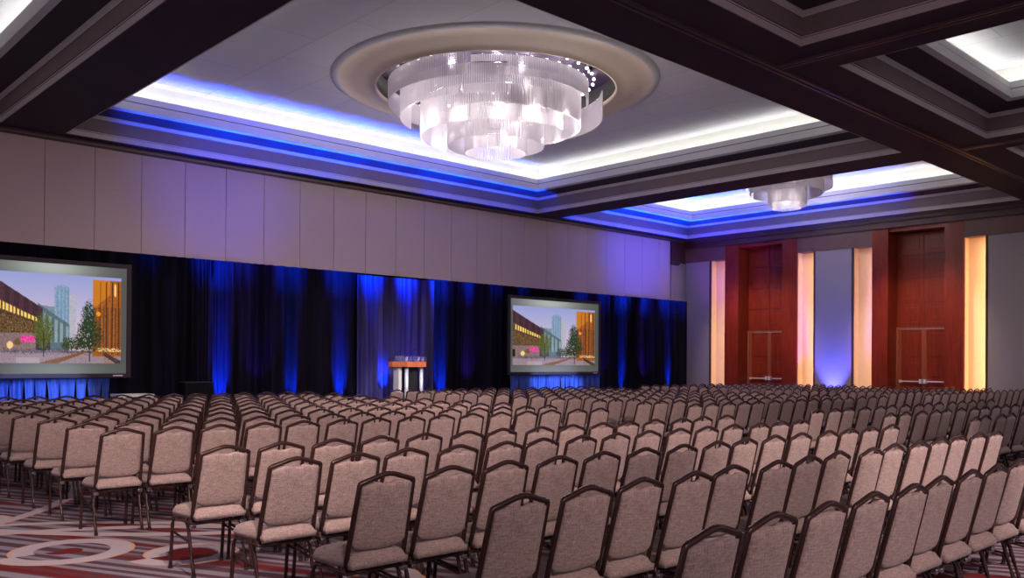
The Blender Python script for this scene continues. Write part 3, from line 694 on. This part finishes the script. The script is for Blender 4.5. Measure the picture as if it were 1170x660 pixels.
# ------------------------------------------------------------------ chairs
def smooth_poly(pts, n=5):
    """Catmull-Rom through points"""
    P = [Vector(p) for p in pts]; out = []
    for i in range(len(P)-1):
        p0 = P[max(i-1, 0)]; p1 = P[i]; p2 = P[i+1]; p3 = P[min(i+2, len(P)-1)]
        for k in range(n):
            t = k/n; out.append(.5*((2*p1)+(p2-p0)*t+(2*p0-5*p1+4*p2-p3)*t*t+(3*p1-p0-3*p2+p3)*t**3))
    out.append(P[-1]); return out
def back_y(z): return -.085-.125*max(0, (z-.38))/.5
def chair_meshes():
    M = {}
    # backrest pad: outline from the rear, thickness along y
    bm = bmesh.new()
    NXc, NZc = 15, 22
    front, rear = [], []
    def half_w(z): return .171-.014*(z-.5)/.4
    def top_z(x):
        ax = abs(x); base = .836+.040*max(0, 1-ax/.165)
        return base-.026*math.exp(-(x/.05)**4)
    def bot_z(x): return .500-.020*(1-(abs(x)/.17)**2) + .03*(max(0, abs(x)-.135)/.035)**2
    for side in (0, 1):
        grid = []
        for j in range(NZc+1):
            row = []
            for i in range(NXc+1):
                s = -1+2*i/NXc; t = j/NZc
                x0 = s*.165; z = bot_z(x0)+(top_z(x0)-bot_z(x0))*t
                x = s*half_w(z)
                e = (1-abs(s)**6)*(1-abs(2*t-1)**8)
                y = back_y(z) + (-.012-.012*e if side == 0 else .014+.030*e)
                row.append(bm.verts.new((x, y, z)))
            grid.append(row)
        for j in range(NZc):
            for i in range(NXc):
                q = (grid[j][i], grid[j][i+1], grid[j+1][i+1], grid[j+1][i])
                bm.faces.new(q if side == 0 else q[::-1])
        (rear if side == 0 else front).extend(grid)
    def ring(g): return [g[0][i] for i in range(NXc+1)]+[g[j][NXc] for j in range(1, NZc+1)]+[g[NZc][i] for i in range(NXc-1, -1, -1)]+[g[j][0] for j in range(NZc-1, 0, -1)]
    a, b = ring(rear), ring(front)
    for k in range(len(a)): bm.faces.new((a[(k+1) % len(a)], a[k], b[k], b[(k+1) % len(b)]))
    for f in bm.faces: f.smooth = True
    M['backrest'] = (bm, fabric)
    # back frame: uprights and crown rail in one loop
    bm = bmesh.new()
    L = [(-.187, back_y(.36)-0, .36), (-.186, back_y(.5), .5), (-.180, back_y(.7), .7), (-.175, back_y(.845), .846), (-.172, back_y(.85), .852)]
    crown = [(-.165, back_y(.853), .856), (-.11, back_y(.87), .872), (-.058, back_y(.885), .888), (-.03, back_y(.895), .895), (0, back_y(.898), .898)]
    half = L+crown
    path = half+[(-p[0], p[1], p[2]) for p in half[-2::-1]]
    tube(bm, path, .015, .0125, seg=8, up=(0, 1, 0))
    for s in (-1, 1):
        box(bm, s*.187-.014, s*.187+.014, back_y(.36)-.015, back_y(.36)+.05, .335, .40)
    M['back_frame'] = (bm, framem)
    # seat cushion
    bm = bmesh.new(); n1, n2 = 14, 14; top, bot = [], []
    def half_s(t): return .184+.020*min(1, t*1.6)
    for j in range(n2+1):
        t = j/n2; y = -.15+.42*t; r1, r2 = [], []
        for i in range(n1+1):
            s = -1+2*i/n1
            w = half_s(t)*(1-.10*(max(0, t-.85)/.15)**2); x = s*w
            yy = y - .018*(abs(s)**4)*(1 if t > .8 else 0)
            edge = (1-abs(s)**8)*(1-abs(2*t-1)**10)
            r1.append(bm.verts.new((x, yy, .425+.043*edge**.5+.010*(1-s*s)*edge-.012*max(0, t-.7)/.3)))
            r2.append(bm.verts.new((x*.97, yy*.98, .392)))
        top.append(r1); bot.append(r2)
    for j in range(n2):
        for i in range(n1):
            bm.faces.new((top[j][i], top[j][i+1], top[j+1][i+1], top[j+1][i]))
            bm.faces.new((bot[j][i], bot[j+1][i], bot[j+1][i+1], bot[j][i+1]))
    def ring2(g): return [g[0][i] for i in range(n1+1)]+[g[j][n1] for j in range(1, n2+1)]+[g[n2][i] for i in range(n1-1, -1, -1)]+[g[j][0] for j in range(n2-1, 0, -1)]
    a, b = ring2(top), ring2(bot)
    for k in range(len(a)): bm.faces.new((a[(k+1) % len(a)], a[k], b[k], b[(k+1) % len(b)]))
    for f in bm.faces: f.smooth = True
    M['seat'] = (bm, fabric)
    # seat frame: side rails, front and rear rail
    bm = bmesh.new()
    for s in (-1, 1): tube(bm, [(s*.192, .20, .378), (s*.192, -.10, .372)], .013, .012, seg=6)
    tube(bm, [(-.185, .17, .375), (.185, .17, .375)], .012, seg=6); tube(bm, [(-.185, -.09, .365), (.185, -.09, .365)], .012, seg=6)
    M['seat_frame'] = (bm, framem)
    def leg(s, fr):
        bm = bmesh.new()
        if fr: p = smooth_poly([(s*.192, .12, .378), (s*.192, .185, .372), (s*.193, .222, .33), (s*.193, .236, .2), (s*.193, .256, .012)], 3)
        else: p = smooth_poly([(s*.192, .07, .376), (s*.192, .0, .370), (s*.193, -.045, .33), (s*.193, -.085, .19), (s*.193, -.145, .012)], 3)
        tube(bm, p, .0125, .0125, seg=8)
        q = p[-1]; tube(bm, [(q.x, q.y, .018), (q.x, q.y, 0)], .016, seg=8)
        return bm
    M['front_l'] = (leg(-1, 1), framem); M['front_r'] = (leg(1, 1), framem); M['rear_l'] = (leg(-1, 0), framem); M['rear_r'] = (leg(1, 0), framem)
    for s, k in ((-1, 'str_l'), (1, 'str_r')):
        bm = bmesh.new(); tube(bm, [(s*.195, .215, .27), (s*.196, -.085, .235)], .008, .011, seg=6); M[k] = (bm, framem)
    for s, k in ((-1, 'clip_l'), (1, 'clip_r')):
        bm = bmesh.new(); box(bm, s*.186-.02, s*.186+.016, -.125, -.09, .335, .362, 0, .004); M[k] = (bm, chrome)
    out = {}
    for k, (bm, m) in M.items():
        bmesh.ops.recalc_face_normals(bm, faces=bm.faces)
        me = bpy.data.meshes.new(k); bm.to_mesh(me); bm.free(); me.materials.append(m)
        for p in me.polygons: p.use_smooth = True
        out[k] = me
    return out
CM = chair_meshes()
PARTS = [('backrest', 'backrest'), ('back_frame', 'back_frame'), ('seat', 'seat'), ('seat_frame', 'seat_frame'), ('leg', 'front_l'), ('leg', 'front_r'), ('leg', 'rear_l'), ('leg', 'rear_r'),
         ('stretcher', 'str_l'), ('stretcher', 'str_r'), ('ganging_clip', 'clip_l'), ('ganging_clip', 'clip_r')]
for k in ('clip_l', 'clip_r'): pass

COLW = .432
BLOCKS = {'A': 2.75, 'C': 10.90, 'D': 19.05}
FRONT = [(1.85, 0), (2.85, -.002), (3.90, -.016), (4.88, -.019), (5.83, -.018)]
BACK = [(7.80+.935*k, -.020) for k in range(9)]
_fh = Vector((math.cos(YAW), math.sin(YAW)))
def seen(x, y, z=.9, m=0):
    v = Vector((x, y, z-EYE)); q = v.dot(_f)
    if q < .5: return None
    return 585+F_PX*v.dot(_r)/q, CY+F_PX*v.dot(_d)/q, q
chairs = []
for b, x0 in BLOCKS.items():
    for half, rows in (('near', FRONT), ('far', BACK)):
        for ri, (y, sl) in enumerate(rows):
            for c in range(15):
                x = x0+COLW*c; yy = y+sl*(x-2.75)
                s = seen(x, yy)
                if s is None or s[0] > 1170+260/s[2]*1.0+25 or s[0] < -60 or s[1] > 700: continue
                chairs.append([s[2], b, half, ri, c, x, yy+.21])
chairs.sort()
ORD = ['first', 'second', 'third', 'fourth', 'fifth', 'sixth', 'seventh', 'eighth', 'ninth', 'tenth', 'eleventh', 'twelfth', 'thirteenth', 'fourteenth', 'fifteenth']
BN = {('A', 'near'): 'nearest seating block', ('A', 'far'): 'left block past cross aisle', ('C', 'near'): 'block right of nearest block', ('C', 'far'): 'middle block past cross aisle',
      ('D', 'far'): 'rightmost block by wood wall', ('D', 'near'): 'near rightmost block'}
def chair_label(b, half, ri, c):
    return 'mauve banquet chair, %s from left, %s row, %s' % (ORD[c], ORD[ri], BN[(b, half)])
proto_parts = PARTS
bm = bmesh.new(); tube(bm, [(0, 0, 0), (0, 0, .014)], .0175, seg=12)
GL = bpy.data.meshes.new('foot_glide'); bm.to_mesh(GL); bm.free(); GL.materials.append(blackm)
def place(d, b, half, ri, c, x, y, full, glide=False):
    rnd = random.Random(hash((ord(b), len(half), ri, c)))
    r = bpy.data.objects.new('banquet_chair', None); COL.objects.link(r); r.empty_display_size = .1
    r.location = (x+rnd.uniform(-.005, .005), y+rnd.uniform(-.025, .025), 0); r.rotation_euler = (0, 0, rnd.uniform(-.012, .012))
    tag(r, chair_label(b, half, ri, c), 'chair', 'banquet chairs set in rows facing the stage')
    for name, key in (PARTS if full else PARTS[:8]):
        o = bpy.data.objects.new(name, CM[key]); COL.objects.link(o); o.parent = r
        if name == 'leg' and glide:
            g = bpy.data.objects.new('foot_glide', GL); COL.objects.link(g); g.parent = o; g.location = (.193*(1 if key[-1] == 'r' else -1), .256 if key[0] == 'f' else -.145, 0)
rest = []
NCH = 300
for i, ch in enumerate(chairs):
    if i < NCH: place(*ch, i < 170, i < 40)
    else: rest.append(ch)
print('chairs', len(chairs), 'rest', len(rest))
if rest:
    bm = bmesh.new(); mats = [fabric, framem]
    for key, mi in (('backrest', 0), ('seat', 0), ('back_frame', 1), ('front_l', 1), ('front_r', 1), ('rear_l', 1), ('rear_r', 1)):
        me = CM[key]
        for ch in rest:
            n0 = len(bm.faces); bm.from_mesh(me); bm.faces.ensure_lookup_table(); bm.verts.ensure_lookup_table()
            nv = len(me.vertices); vs = bm.verts[len(bm.verts)-nv:]
            for v in vs: v.co.x += ch[5]; v.co.y += ch[6]
            for f in bm.faces[n0:]: f.material_index = mi; f.smooth = True
    o = link('banquet_chair_rows', bm, mats)
    tag(o, 'farthest rows of mauve banquet chairs, distant and tiny by the doors and screen', 'chairs', kind='stuff')
